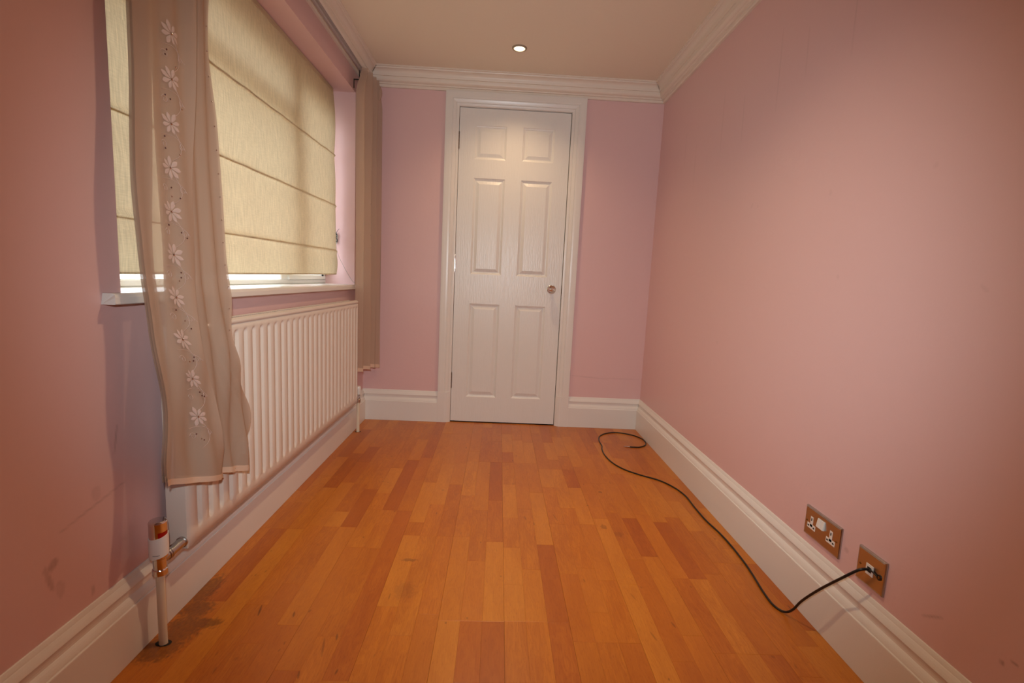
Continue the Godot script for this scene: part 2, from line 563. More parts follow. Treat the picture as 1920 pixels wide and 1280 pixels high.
func strip(g: G, x0: float, x1: float, z0: float, z1: float) -> void:
	var b := 0.00028
	var lift := rng.randf() * 0.0002
	var y := -lift
	var u := rng.randf()
	var vv := rng.randf()
	var ul := (z1 - z0) / 0.9
	var vl := (x1 - x0) / 0.16
	var a := Vector2(u, vv)
	# top, four bevels, four sides
	g.quad(Vector3(x0 + b, y, z1 - b), Vector3(x1 - b, y, z1 - b), Vector3(x1 - b, y, z0 + b), Vector3(x0 + b, y, z0 + b), -1, a, a + Vector2(0, vl), a + Vector2(ul, vl), a + Vector2(ul, 0))
	var t := [Vector3(x0 + b, y, z0 + b), Vector3(x1 - b, y, z0 + b), Vector3(x1 - b, y, z1 - b), Vector3(x0 + b, y, z1 - b)]
	var m := [Vector3(x0, y - b, z0), Vector3(x1, y - b, z0), Vector3(x1, y - b, z1), Vector3(x0, y - b, z1)]
	var ins := Vector3((x0 + x1) / 2, y - 0.004, (z0 + z1) / 2)
	for i in 4:
		var j := (i + 1) % 4
		g.face([t[i], t[j], m[j], m[i]], ins)
		g.face([m[i], m[j], m[j] + Vector3(0, -0.0034, 0), m[i] + Vector3(0, -0.0034, 0)], ins)

func arc(c: Vector2, r: Vector2, a0: float, a1: float, n: int) -> Array:
	var o := []
	for i in n + 1:
		var a := deg_to_rad(lerpf(a0, a1, float(i) / n))
		o.append(c + Vector2(cos(a) * r.x, sin(a) * r.y))
	return o

func skirting_profile() -> Array:
	var p := [Vector2(0.0226, 0.0005), Vector2(0.0226, 0.1235)]
	p += arc(Vector2(0.0208, 0.1240), Vector2(0.0018, 0.0032), 0, 90, 4)
	p += [Vector2(0.0192, 0.1275), Vector2(0.0188, 0.1305), Vector2(0.0182, 0.1330)]
	p += [Vector2(0.0168, 0.1370), Vector2(0.0146, 0.1415), Vector2(0.0118, 0.1458), Vector2(0.0102, 0.1475)]
	p += [Vector2(0.0098, 0.1520), Vector2(0.0104, 0.1580), Vector2(0.0118, 0.1635), Vector2(0.0136, 0.1665), Vector2(0.0138, 0.1680)]
	p += [Vector2(0.0126, 0.1720), Vector2(0.0104, 0.1775), Vector2(0.0076, 0.1830), Vector2(0.0062, 0.1850), Vector2(0.0058, 0.1868)]
	p += [Vector2(0.0046, 0.1905), Vector2(0.0030, 0.1945), Vector2(0.0018, 0.1956), Vector2(0.0, 0.1956)]
	return p

func cornice_profile() -> Array:
	# from the ceiling down to the wall
	var p := [Vector2(0.0871, 0.0), Vector2(0.0871, -0.006), Vector2(0.0800, -0.008), Vector2(0.0785, -0.013)]
	p += arc(Vector2(0.0800, -0.040), Vector2(0.026, 0.026), 95, 165, 7)
	p += [Vector2(0.0535, -0.040), Vector2(0.0520, -0.046), Vector2(0.0460, -0.047), Vector2(0.0455, -0.052)]
	p += arc(Vector2(0.0260, -0.056), Vector2(0.0185, 0.017), 0, -80, 6)
	p += [Vector2(0.0250, -0.0755), Vector2(0.0240, -0.080), Vector2(0.0150, -0.082), Vector2(0.0145, -0.090), Vector2(0.0110, -0.0950), Vector2(0.0, -0.0950)]
	p.reverse()
	return p

func build_trims() -> void:
	var p := skirting_profile()
	var g := G.new()
	mould(g, p, Vector3(0, 0, 0), Vector3(0, 0, L), Vector3.RIGHT, 1.0, 1.0)
	struct(g, "baseboard_left", M.gloss, "tall white moulded skirting board below the radiator")
	g = G.new()
	mould(g, p, Vector3(W, 0, 0), Vector3(W, 0, L), Vector3.LEFT, 1.0, 1.0)
	struct(g, "baseboard_right", M.gloss, "tall white moulded skirting board along the blank pink wall")
	g = G.new()
	mould(g, p, Vector3(0, 0, 0), Vector3(0.4767, 0, 0), Vector3.BACK, 1.0, 0.0)
	struct(g, "baseboard_far", M.gloss, "short white skirting board left of the door")
	g = G.new()
	mould(g, p, Vector3(1.3148, 0, 0), Vector3(W, 0, 0), Vector3.BACK, 0.0, 1.0)
	struct(g, "baseboard_far", M.gloss, "short white skirting board right of the door")
	g = G.new()
	mould(g, p, Vector3(0, 0, L), Vector3(W, 0, L), Vector3.FORWARD, 1.0, 1.0)
	struct(g, "baseboard_near", M.gloss)
	p = cornice_profile()
	var runs := [[Vector3(0, H, 0), Vector3(0, H, L), Vector3.RIGHT, "stepped white cornice above the window"], [Vector3(W, H, 0), Vector3(W, H, L), Vector3.LEFT, "stepped white cornice along the blank wall"], [Vector3(0, H, 0), Vector3(W, H, 0), Vector3.BACK, "stepped white cornice above the door"], [Vector3(0, H, L), Vector3(W, H, L), Vector3.FORWARD, "stepped white cornice behind the camera"]]
	for i in 4:
		g = G.new()
		mould(g, p, runs[i][0], runs[i][1], runs[i][2], 1.0, 1.0)
		struct(g, "trim_%d" % (i + 1), M.cornice, runs[i][3])

func bar(g: G, x0: float, x1: float, y0: float, y1: float, z0: float, z1: float, b := 0.004) -> void:
	g.box(Vector3(x0, y0, z0), Vector3(x1, y1, z1), b)

func build_window() -> void:
	var w := node("window_1")
	w.set_meta("kind", "structure")
	w.set_meta("label", "white framed window behind the cream blind")
	var xo := -0.235
	var xi := -0.165
	var g := G.new()
	bar(g, xo, xi, WIN_Y0, WIN_Y0 + 0.022, WIN_Z0, WIN_Z1)
	bar(g, xo, xi, WIN_Y1 - 0.130, WIN_Y1, WIN_Z0, WIN_Z1)
	bar(g, xo, xi, WIN_Y0 + 0.02, WIN_Y1 - 0.113, WIN_Z0, WIN_Z0 + 0.034)
	bar(g, xo, xi, WIN_Y0 + 0.02, WIN_Y1 - 0.113, WIN_Z1 - 0.05, WIN_Z1)
	put(g, "frame", M.upvc, w)
	g = G.new()
	bar(g, xo, xi, WIN_Y0 + 0.02, WIN_Y1 - 0.113, 0.69, 0.76)
	put(g, "mullion", M.upvc, w)
	g = G.new()
	bar(g, xo, xi, 1.585, 1.655, 0.758, WIN_Z1 - 0.048)
	put(g, "transom", M.upvc, w)
	# opening sash on the far light
	g = G.new()
	for q in [[WIN_Y0 + 0.020, WIN_Y0 + 0.046, 0.222, 0.692], [WIN_Y1 - 0.148, WIN_Y1 - 0.113, 0.222, 0.692]]:
		bar(g, xo + 0.01, xi + 0.008, q[0], q[1], q[2], q[3])
	for q in [[0.222, 0.254], [0.652, 0.692]]:
		bar(g, xo + 0.01, xi + 0.008, WIN_Y0 + 0.045, WIN_Y1 - 0.146, q[0], q[1])
	put(g, "sash", M.upvc, w)
	g = G.new()
	bar(g, xi + 0.006, xi + 0.014, WIN_Y0 + 0.040, WIN_Y0 + 0.052, 0.262, 0.272, 0.001)
	put(g, "sash_peg", M.dark, w)
	for q in [[WIN_Y0 + 0.042, WIN_Y1 - 0.144, 0.25, 0.656], [WIN_Y0 + 0.018, 1.59, 0.755, WIN_Z1 - 0.045], [1.65, WIN_Y1 - 0.11, 0.755, WIN_Z1 - 0.045]]:
		g = G.new()
		g.box(Vector3(-0.203, q[0], q[2]), Vector3(-0.199, q[1], q[3]))
		put(g, "pane", M.pane, w)
	# the board with a bevelled nose; its horns run past the opening
	g = G.new()
	var prof := [Vector2(-0.20, 0.829), Vector2(0.028, 0.829), Vector2(0.030, 0.831), Vector2(0.030, 0.8445), Vector2(0.0255, 0.8505), Vector2(0.021, 0.853), Vector2(-0.20, 0.853)]
	sill_piece(g, prof, WIN_Z0, WIN_Z1)
	var horn := [Vector2(0.0, 0.829), Vector2(0.028, 0.829), Vector2(0.030, 0.831), Vector2(0.030, 0.8445), Vector2(0.0255, 0.8505), Vector2(0.021, 0.853), Vector2(0.0, 0.853)]
	sill_piece(g, horn, WIN_Z0 - 0.055, WIN_Z0)
	sill_piece(g, horn, WIN_Z1, WIN_Z1 + 0.055, 0.005)
	put(g, "window_sill", M.sill, w)

func sill_piece(g: G, prof: Array, z0: float, z1: float, ch := 0.0) -> void:
	var a := []
	var b := []
	for p in prof:
		a.append(Vector3(p.x, p.y, z0))
		b.append(Vector3(p.x - (ch if p.x > 0.02 and p.y > 0.84 else 0.0) * 0.0, p.y, z1 - (ch if p.y > 0.8460 else 0.0)))
	var mid := Vector3((prof[0].x + prof[2].x) / 2, 0.841, (z0 + z1) / 2)
	var n := prof.size()
	for i in n:
		g.face([a[i], a[(i + 1) % n], b[(i + 1) % n], b[i]], mid)
	for i in range(1, n - 1):
		g.face([a[0], a[i], a[i + 1]], mid)
		g.face([b[0], b[i], b[i + 1]], mid)

# ---------------------------------------------------------------- door
func ring(g: G, r0: Array, r1: Array) -> void:
	# two rectangles [x0, y0, x1, y1, z]
	var c := func(r: Array) -> Array: return [Vector3(r[0], r[1], r[4]), Vector3(r[2], r[1], r[4]), Vector3(r[2], r[3], r[4]), Vector3(r[0], r[3], r[4])]
	var a: Array = c.call(r0)
	var b: Array = c.call(r1)
	for i in 4:
		var j := (i + 1) % 4
		g.quad(a[i], a[j], b[j], b[i])

func build_door() -> void:
	var t := node("door_1", Vector3(0.5610, 0.0, 0.0))
	t.set_meta("kind", "structure")
	t.set_meta("label", "closed white six-panel door with a faceted glass knob")
	var o := Vector3(0.5610, 0, 0)
	var x0 := 0.0
	var x1 := 1.2272 - 0.561
	var y0 := 0.007
	var y1 := 1.9260
	var px := [[0.656 - 0.561, 0.845 - 0.561], [0.9435 - 0.561, 1.1335 - 0.561]]
	var py := [[0.169, 0.765], [0.948, 1.524], [1.634, 1.830]]
	# leaf: stiles and rails around the six openings, plus its edges and back
	var g := G.new()
	var xs := [x0, px[0][0], px[0][1], px[1][0], px[1][1], x1]
	var ys := [y0, py[0][0], py[0][1], py[1][0], py[1][1], py[2][0], py[2][1], y1]
	for i in xs.size() - 1:
		for j in ys.size() - 1:
			if i % 2 == 1 and j % 2 == 1:
				continue
			g.quad(Vector3(xs[i], ys[j], 0), Vector3(xs[i + 1], ys[j], 0), Vector3(xs[i + 1], ys[j + 1], 0), Vector3(xs[i], ys[j + 1], 0))
	g.box(Vector3(x0, y0, -0.035), Vector3(x1, y1, -0.012))
	var ins := Vector3(x1 / 2, 1, -0.01)
	g.face([Vector3(x0, y0, 0), Vector3(x0, y1, 0), Vector3(x0, y1, -0.013), Vector3(x0, y0, -0.013)], ins)
	g.face([Vector3(x1, y0, 0), Vector3(x1, y1, 0), Vector3(x1, y1, -0.013), Vector3(x1, y0, -0.013)], ins)
	g.face([Vector3(x0, y1, 0), Vector3(x1, y1, 0), Vector3(x1, y1, -0.013), Vector3(x0, y1, -0.013)], ins)
	g.face([Vector3(x0, y0, 0), Vector3(x1, y0, 0), Vector3(x1, y0, -0.013), Vector3(x0, y0, -0.013)], ins)
	put(g, "leaf", M.door, t)
	for yy in py:
		for xx in px:
			g = G.new()
			var steps := [[0.0, 0.0], [0.004, -0.0035], [0.009, -0.0052], [0.011, -0.0082], [0.016, -0.0085], [0.034, -0.0015], [0.0345, -0.0015]]
			var rs := []
			for s in steps:
				rs.append([xx[0] + s[0], yy[0] + s[0], xx[1] - s[0], yy[1] - s[0], s[1]])
			for i in rs.size() - 1:
				ring(g, rs[i], rs[i + 1])
			var r: Array = rs[-1]
			g.quad(Vector3(r[0], r[1], r[4]), Vector3(r[2], r[1], r[4]), Vector3(r[2], r[3], r[4]), Vector3(r[0], r[3], r[4]))
			put(g, "panel", M.door, t)
	for y in [0.273, 1.005, 1.738]:
		g = G.new()
		for k in 5:
			var ya: float = y - 0.050 + k * 0.02
			g.lathe([Vector2(0, ya), Vector2(0.0046, ya), Vector2(0.0052, ya + 0.0008), Vector2(0.0052, ya + 0.0186), Vector2(0.0046, ya + 0.0194), Vector2(0, ya + 0.0194)], Transform3D(Basis(), Vector3(-0.0026, 0, 0.0035)), 16)
		g.lathe([Vector2(0, y + 0.050), Vector2(0.0036, y + 0.050), Vector2(0.0036, y + 0.0525), Vector2(0.002, y + 0.055), Vector2(0, y + 0.0555)], Transform3D(Basis(), Vector3(-0.0026, 0, 0.0035)), 12)
		g.lathe([Vector2(0, y - 0.0555), Vector2(0.002, y - 0.055), Vector2(0.0036, y - 0.0525), Vector2(0.0036, y - 0.050), Vector2(0, y - 0.050)], Transform3D(Basis(), Vector3(-0.0026, 0, 0.0035)), 12)
		g.box(Vector3(-0.0022, y - 0.05, -0.03), Vector3(-0.0002, y + 0.05, 0.0008))
		var hg := put(g, "hinge", M.chrome if absf(y - 1.005) < 0.01 else M.dim_chrome, t)  # all chrome; outer pair toned darker for lacking the window reflection
		if absf(y - 1.005) < 0.01:
			hg.set_meta("label", "bright chrome middle hinge")
	# glass knob: rose, neck, faceted ball
	var kc := Vector3(1.1625 - 0.561, 0.876, 0)
	var fw := Transform3D(Basis(Vector3.RIGHT, PI / 2), kc)
	g = G.new()
	g.lathe([Vector2(0.0, 0.0), Vector2(0.025, 0.0), Vector2(0.025, 0.002), Vector2(0.021, 0.005), Vector2(0.010, 0.0065), Vector2(0.008, 0.012), Vector2(0.0095, 0.022), Vector2(0.012, 0.024), Vector2(0.0, 0.024)], fw, 28)
	var rose := put(g, "knob_rose", M.chrome, t)
	g = G.new()
	var prof := [Vector2(0.0, 0.0245), Vector2(0.013, 0.0245), Vector2(0.021, 0.031), Vector2(0.0262, 0.040), Vector2(0.0262, 0.046), Vector2(0.022, 0.054), Vector2(0.014, 0.060), Vector2(0.0, 0.0615)]
	g.lathe(prof, fw, 12, -1)
	var kb := put(g, "door_knob", M.glass, t)
	g = G.new()   # silvered star behind the glass
	g.lathe([Vector2(0.0, 0.0300), Vector2(0.0215, 0.0345), Vector2(0.0190, 0.0385), Vector2(0.0110, 0.0360), Vector2(0.0, 0.0420)], fw, 14, -1)
	put(g, "knob_star", M.sequin, kb)
	# casing: lining with stop, and moulded architrave
	var c := node("trim_5")
	c.set_meta("kind", "structure")
	c.set_meta("label", "white moulded architrave around the door")
	g = G.new()
	g.box(Vector3(0.535, 0, -0.16), Vector3(0.5575, 1.955, 0.0), 0.0005)
	g.box(Vector3(1.2308, 0, -0.16), Vector3(1.253, 1.955, 0.0), 0.0005)
	g.box(Vector3(0.5575, 1.9295, -0.16), Vector3(1.2308, 1.955, 0.0), 0.0005)
	g.box(Vector3(0.5575, 0, -0.05), Vector3(0.572, 1.9295, -0.036))
	g.box(Vector3(1.2165, 0, -0.05), Vector3(1.2308, 1.9295, -0.036))
	g.box(Vector3(0.572, 1.917, -0.05), Vector3(1.2165, 1.9295, -0.036))
	put(g, "door_lining", M.gloss, c)
	var pr := [Vector2(0.0, 0.0), Vector2(0.0, 0.0075), Vector2(0.002, 0.0095), Vector2(0.008, 0.0105), Vector2(0.014, 0.0120), Vector2(0.0150, 0.0105), Vector2(0.0175, 0.0105), Vector2(0.0185, 0.0135), Vector2(0.026, 0.0165), Vector2(0.036, 0.0195), Vector2(0.0370, 0.0180), Vector2(0.0395, 0.0180), Vector2(0.0405, 0.0205), Vector2(0.050, 0.0215), Vector2(0.070, 0.0215), Vector2(0.0805, 0.0205), Vector2(0.082, 0.019), Vector2(0.082, 0.0)]
	# pr.x runs outward from the opening edge, pr.y is the thickness
	var lx := 0.5587
	var rx := 1.2310
	var ty := 1.9310
	var wide_r := 0.0838 / 0.082
	var leg := 0.196
	var jl := []; var jr := []; var jlb := []; var jrb := []
	var hl := []; var hr := []
	for p in pr:
		jlb.append(Vector3(lx - p.x, leg, p.y)); jl.append(Vector3(lx - p.x, ty + p.x, p.y))
		jrb.append(Vector3(rx + p.x * wide_r, leg, p.y)); jr.append(Vector3(rx + p.x * wide_r, ty + p.x, p.y))
	g = G.new(); g.skin(jl, jlb); put(g, "architrave", M.gloss, c)
	g = G.new(); g.skin(jrb, jr); put(g, "architrave", M.gloss, c)
	g = G.new(); g.skin(jr, jl); put(g, "architrave", M.gloss, c)
	# plain foot blocks, thicker on the outside and rounded down towards the door
	var fp := [Vector2(0.0, 0.0), Vector2(0.0, 0.006), Vector2(0.004, 0.010), Vector2(0.012, 0.0155), Vector2(0.024, 0.0205), Vector2(0.038, 0.0228), Vector2(0.081, 0.0232), Vector2(0.0825, 0.0222), Vector2(0.0825, 0.0)]
	for s in [-1.0, 1.0]:
		g = G.new()
		var a := []
		var b := []
		for p in fp:
			var x: float = (lx - p.x) if s < 0 else (rx + p.x * wide_r)
			a.append(Vector3(x, 0.0, p.y)); b.append(Vector3(x, leg, p.y))
		if s < 0: g.skin(b, a)
		else: g.skin(a, b)
		var mid := Vector3((a[0].x + a[-1].x) / 2, leg / 2, 0.008)
		for i in range(1, a.size() - 1):
			g.face([b[0], b[i], b[i + 1]], mid)
		put(g, "foot_block", M.gloss, c)
	g = G.new()
	g.box(Vector3(1.2296, 0.853, -0.012), Vector3(1.2318, 0.903, 0.0035), 0.001)
	g.box(Vector3(1.2290, 0.868, -0.004), Vector3(1.2335, 0.888, 0.0065), 0.0018)
	put(g, "strike_plate", M.brass, c)
	g = G.new()
	g.box(Vector3(0.5575, 0.0, -0.16), Vector3(1.2308, 0.0015, -0.002))
	put(g, "threshold", M.dark, c)

# ---------------------------------------------------------------- blind
func blind_x(y: float, z: float) -> float:
	# hangs nearly flat; eases outward to the hem; bellies a little between the batten pockets
	var s := (1.893 - y) / 0.985
	var x := -0.108 + 0.021 * s
	var seams := [1.893, 1.555, 1.283, 1.035, 0.90]
	for i in 4:
		if y <= seams[i] and y > seams[i + 1]:
			var t: float = (seams[i] - y) / (seams[i] - seams[i + 1])
			x += (0.005 + 0.004 * sin(z * 5.0 + i * 2.1)) * sin(PI * t) * (1.0 if i < 3 else 0.7)
	x += 0.0022 * sin(z * 23.0 + 1.3 * sin(y * 4.0)) * (0.4 + 0.6 * s) + 0.0013 * sin(z * 47.0 + y * 6.0)
	# slanting creases low down
	x += 0.0028 * sin((z - 0.55 * y) * 36.0) * smoothstep(1.25, 0.98, y) * (0.6 + 0.4 * sin(z * 3.0 + 1.0))
	return x

func build_blind() -> void:
	var t := node("roman_blind", Vector3.ZERO)
	tag(t, "cream cotton roman blind let down over the window", "blind")
	var z0 := 0.236
	var z1 := 1.90
	var g := G.new()
	var rows := []
	var seams := [1.555, 1.283, 1.035]
	var y := 1.897
	while y > 0.905:
		rows.append(y)
		var near := 1.0
		for s in seams:
			near = minf(near, absf(y - s))
		y -= 0.004 if near < 0.014 else 0.012
	rows.append(0.897)
	var nz := 120
	var P := func(yy: float, k: int) -> Vector3:
		var z := lerpf(z0, z1, float(k) / nz)
		var lowedge := lerpf(0.906, 0.890, float(k) / nz)
		var y2 := 1.897 - (1.897 - yy) * (1.897 - lowedge) / (1.897 - 0.897)
		var x := blind_x(y2, z)
		for s in seams:
			var d: float = (y2 - s) / 0.006
			x += 0.0075 * exp(-d * d)            # the batten pocket stands proud
		# selvedge kinks out below the last but one pocket
		if k == 0 and yy < 1.12: z -= 0.006
		if k == 0: z += 0.004 * sin(yy * 9.0)
		return Vector3(x, y2, z)
	for i in rows.size() - 1:
		for k in nz:
			var a: Vector3 = P.call(rows[i + 1], k + 1)
			var b: Vector3 = P.call(rows[i + 1], k)
			var c: Vector3 = P.call(rows[i], k)
			var d: Vector3 = P.call(rows[i], k + 1)
			var us := 1.0 / 0.5
			g.quad(a, b, c, d, 1, Vector2(a.z, -a.y) * us, Vector2(b.z, -b.y) * us, Vector2(c.z, -c.y) * us, Vector2(d.z, -d.y) * us)
	put(g, "blind_fabric", M.blind, t)
	# battens sewn into the pockets, behind the cloth
	for s in seams:
		g = G.new()
		var q := []
		for k in 41:
			var v: Vector3 = P.call(s, int(k * 3))
			q.append(v + Vector3(-0.0042, -0.001, 0.0))
		g.tube(q, 0.0032, 6)
		put(g, "batten", M.seam, t)
	g = G.new()
	var q2 := []
	for k in 61:
		var v: Vector3 = P.call(0.897, int(k * 2))
		q2.append(v + Vector3(-0.003, 0.003, 0.0))
	g.tube(q2, 0.0034, 8)
	put(g, "bottom_bar", M.blind, t)
	g = G.new()
	g.box(Vector3(-0.142, 1.887, z0), Vector3(-0.110, 1.905, z1), 0.002)
	put(g, "headrail", M.upvc, t)
	g = G.new()
	g.box(Vector3(-0.1105, 1.884, z0 + 0.001), Vector3(-0.1055, 1.9055, z1), 0.002)
	put(g, "fixing_strip", M.blind, t)
	# slack pull cord
	g = G.new()
	var pts := []
	var knots := [Vector3(-0.115, 1.88, 0.2300), Vector3(-0.112, 1.40, 0.2200), Vector3(-0.100, 1.115, 0.2050), Vector3(-0.090, 1.030, 0.2130), Vector3(-0.062, 0.960, 0.2000), Vector3(-0.020, 0.886, 0.1960), Vector3(0.010, 0.8552, 0.2000), Vector3(0.0220, 0.8530, 0.2300)]
	for i in knots.size() - 1:
		for k in 6:
			var pr: Vector3 = knots[maxi(i - 1, 0)]
			var nx: Vector3 = knots[mini(i + 2, knots.size() - 1)]
			pts.append(knots[i].cubic_interpolate(knots[i + 1], pr, nx, k / 6.0))
	pts.append(knots[-1])
	g.tube(pts, 0.0009, 6)
	put(g, "pull_cord", M.cord, t)
	# cleat on the reveal with cord wound round it
	var c := node("cord_cleat", Vector3(-0.100, 1.112, WIN_Z0))
	tag(c, "small cleat with blind cord wound round it on the window reveal", "cleat")
	g = G.new()
	g.box(Vector3(-0.006, -0.018, 0.0), Vector3(0.006, 0.018, 0.004), 0.001)
	g.tube([Vector3(0, -0.034, 0.013), Vector3(0, -0.02, 0.010), Vector3(0, 0.0, 0.009), Vector3(0, 0.02, 0.010), Vector3(0, 0.034, 0.013)], 0.0035, 8)
	g.box(Vector3(-0.004, -0.010, 0.003), Vector3(0.004, 0.010, 0.010), 0.001)
	put(g, "cleat_body", M.plastic, c)
	g = G.new()
	pts = []
	for k in 121:
		var a := TAU * k / 24.0
		pts.append(Vector3(0.0055 * sin(a * 2.0), 0.027 * cos(a) * (0.8 + 0.2 * sin(k * 0.9)), 0.0135 + 0.004 * sin(a + 0.3 * k / 24.0) + 0.0008 * k / 24.0))
	pts.append(Vector3(0.010, 0.045, 0.014)); pts.append(Vector3(0.016, 0.052, 0.015))
	g.tube(pts, 0.0011, 5)
	put(g, "wound_cord", M.darkcord, c)

# ---------------------------------------------------------------- radiator
func build_radiator() -> void:
	var t := node("radiator", Vector3(0, 0, 0))
	tag(t, "long white ribbed panel radiator under the window", "radiator")
	var z0 := 0.355
	var z1 := 1.835
	var y0 := 0.194
	var y1 := 0.770
	var xf := 0.070
	# pressed front sheet: flat border, 29 upright channels with sloping ends
	var g := G.new()
	var pitch := 0.0503
	var zz := [z0, z0 + 0.004]
	var dep := [0.004, 0.0]
	var chan := []
	for k in 29:
		var c := 0.3795 + k * pitch
		chan.append(c)
		for q in [[-0.0112, 0.0], [-0.0100, 0.0008], [-0.0052, 0.0085], [-0.0035, 0.0092], [0.0035, 0.0092], [0.0052, 0.0085], [0.0100, 0.0008], [0.0112, 0.0]]:
			zz.append(c + q[0]); dep.append(q[1])
	zz += [z1 - 0.004, z1]
	dep += [0.0, 0.004]
	# rows: height and how deep the channels are there
	var rr := [[y0, 0.0, 0.006], [y0 + 0.004, 0.0, 0.0], [y0 + 0.036, 0.0, 0.0], [y0 + 0.040, 0.10, 0.0], [y0 + 0.049, 0.75, 0.0], [y0 + 0.054, 0.95, 0.0], [y0 + 0.058, 1.0, 0.0], [y1 - 0.048, 1.0, 0.0], [y1 - 0.044, 0.95, 0.0], [y1 - 0.040, 0.75, 0.0], [y1 - 0.033, 0.10, 0.0], [y1 - 0.030, 0.0, 0.0], [y1 - 0.0180, 0.0, 0.0], [y1 - 0.0165, 0.0, 0.0030], [y1 - 0.0145, 0.0, 0.0030], [y1 - 0.0130, 0.0, -0.0012], [y1 - 0.0040, 0.0, -0.0012], [y1 - 0.0010, 0.0, 0.002], [y1, 0.0, 0.006]]
	var F := func(r: Array, i: int) -> Vector3:
		var edge: float = dep[i] if i < 2 or i > zz.size() - 3 else 0.0
		var d: float = dep[i] * r[1] if edge == 0.0 else 0.0
		return Vector3(xf - d - edge - r[2], r[0], zz[i])
	for j in rr.size() - 1:
		for i in zz.size() - 1:
			g.quad(F.call(rr[j], i + 1), F.call(rr[j], i), F.call(rr[j + 1], i), F.call(rr[j + 1], i + 1), 1)
	put(g, "front_panel", M.radiator, t)
	# back panel and convector fins
	g = G.new()
	g.box(Vector3(0.016, y0 + 0.004, z0 + 0.01), Vector3(0.022, y1 - 0.01, z1 - 0.01), 0.002)
	g.box(Vector3(0.020, y0 + 0.004, z0 + 0.006), Vector3(0.054, y0 + 0.012, z1 - 0.006), 0.002)
	put(g, "back_panel", M.radiator, t)
	# side covers with rounded edges
	for s in [z0 - 0.001, z1 - 0.003]:
		g = G.new()
		g.box(Vector3(0.0145, y0 - 0.001, s), Vector3(xf - 0.0035, y1 - 0.003, s + 0.0045), 0.0015)
		put(g, "side_cover", M.radiator, t)
	# top grille: two rails with slats between
	g = G.new()
	g.box(Vector3(0.014, y1 - 0.010, z0), Vector3(0.026, y1 + 0.001, z1), 0.002)
	g.box(Vector3(0.052, y1 - 0.010, z0), Vector3(xf - 0.006, y1 + 0.002, z1), 0.002)
	var tg := put(g, "top_grille", M.radiator, t)
	g = G.new()
	var z := z0 + 0.012
	while z < z1 - 0.01:
		g.box(Vector3(0.024, y1 - 0.008, z), Vector3(0.054, y1 - 0.001, z + 0.006))
		z += 0.014
	var sl := put(g, "grille_slats", M.grille, tg)
	sl.set_meta("kind", "stuff")
	# wall brackets
	for bz in [0.55, 1.62]:
		g = G.new()
		g.box(Vector3(0.0, 0.30, bz), Vector3(0.0165, 0.70, bz + 0.03), 0.001)
		put(g, "wall_bracket", M.radiator, t)

	# near valve
	var v := node("radiator_valve", Vector3(0.057, 0.0, 1.926))
	tag(v, "chrome and white thermostatic valve at the near end of the radiator", "valve")
	g = G.new()
	g.lathe([Vector2(0.0140, 0.270), Vector2(0.0190, 0.270), Vector2(0.0190, 0.3150), Vector2(0.0180, 0.3180), Vector2(0.0165, 0.3195), Vector2(0.0, 0.3208)], Transform3D(), 40)
	put(g, "cap", M.chrome, v)
	# white collar, its top and bottom cut aslant
	g = G.new()
	var n := 48
	var ro := 0.0201
	for k in n:
		var a := TAU * k / n
		var b := TAU * (k + 1) / n
		var R := func(r: float, ang: float, top: bool) -> Vector3:
			var tilt := cos(ang + 0.9)
			return Vector3(r * cos(ang), (0.282 + 0.0045 * tilt) if top else (0.2325 + 0.004 * tilt), r * sin(ang))
		g.quad(R.call(ro, b, false), R.call(ro, a, false), R.call(ro, a, true), R.call(ro, b, true), 1)
		g.quad(R.call(ro, b, true), R.call(ro, a, true), R.call(0.0188, a, true), R.call(0.0188, b, true), 2)
		g.quad(R.call(0.0150, b, false), R.call(0.0150, a, false), R.call(ro, a, false), R.call(ro, b, false), 3)
	put(g, "white_collar", M.plastic, v)
	g = G.new()
	for k in 10:   # red mark just above the collar on the side facing into the room
		var a := deg_to_rad(-12.0 + k * 7.0)
		var b := deg_to_rad(-12.0 + (k + 1) * 7.0)
		var hA := 0.2935
		g.quad(Vector3(0.0193 * cos(b), 0.279, 0.0193 * sin(b)), Vector3(0.0193 * cos(a), 0.279, 0.0193 * sin(a)), Vector3(0.0193 * cos(a), hA, 0.0193 * sin(a)), Vector3(0.0193 * cos(b), hA, 0.0193 * sin(b)), 1)
	put(g, "red_mark", M.red, v)
	g = G.new()
	for k in 7:   # dark dash printed near the foot of the collar
		var a := deg_to_rad(52.0 + k * 6.0)
		var b := deg_to_rad(52.0 + (k + 1) * 6.0)
		g.quad(Vector3(0.0203 * cos(b), 0.2385, 0.0203 * sin(b)), Vector3(0.0203 * cos(a), 0.2390, 0.0203 * sin(a)), Vector3(0.0203 * cos(a), 0.2400, 0.0203 * sin(a)), Vector3(0.0203 * cos(b), 0.2395, 0.0203 * sin(b)), 1)
	put(g, "printed_dash", M.dark, v)
	g = G.new()
	g.lathe([Vector2(0.0, 0.197), Vector2(0.0138, 0.197), Vector2(0.0138, 0.223), Vector2(0.0178, 0.227), Vector2(0.0182, 0.235), Vector2(0.0, 0.235)], Transform3D(), 32)
	put(g, "valve_body", M.chrome, v)
	g = G.new()
	g.lathe([Vector2(0.0, 0.180), Vector2(0.0110, 0.180), Vector2(0.0160, 0.1835), Vector2(0.0160, 0.1965), Vector2(0.0148, 0.1985), Vector2(0.0, 0.1985)], Transform3D(), 24)
	put(g, "pipe_nut", M.chrome, v)
	g = G.new()
	var tail := Transform3D(Basis(Vector3.RIGHT, -PI / 2), Vector3(-0.004, 0.213, -0.010))
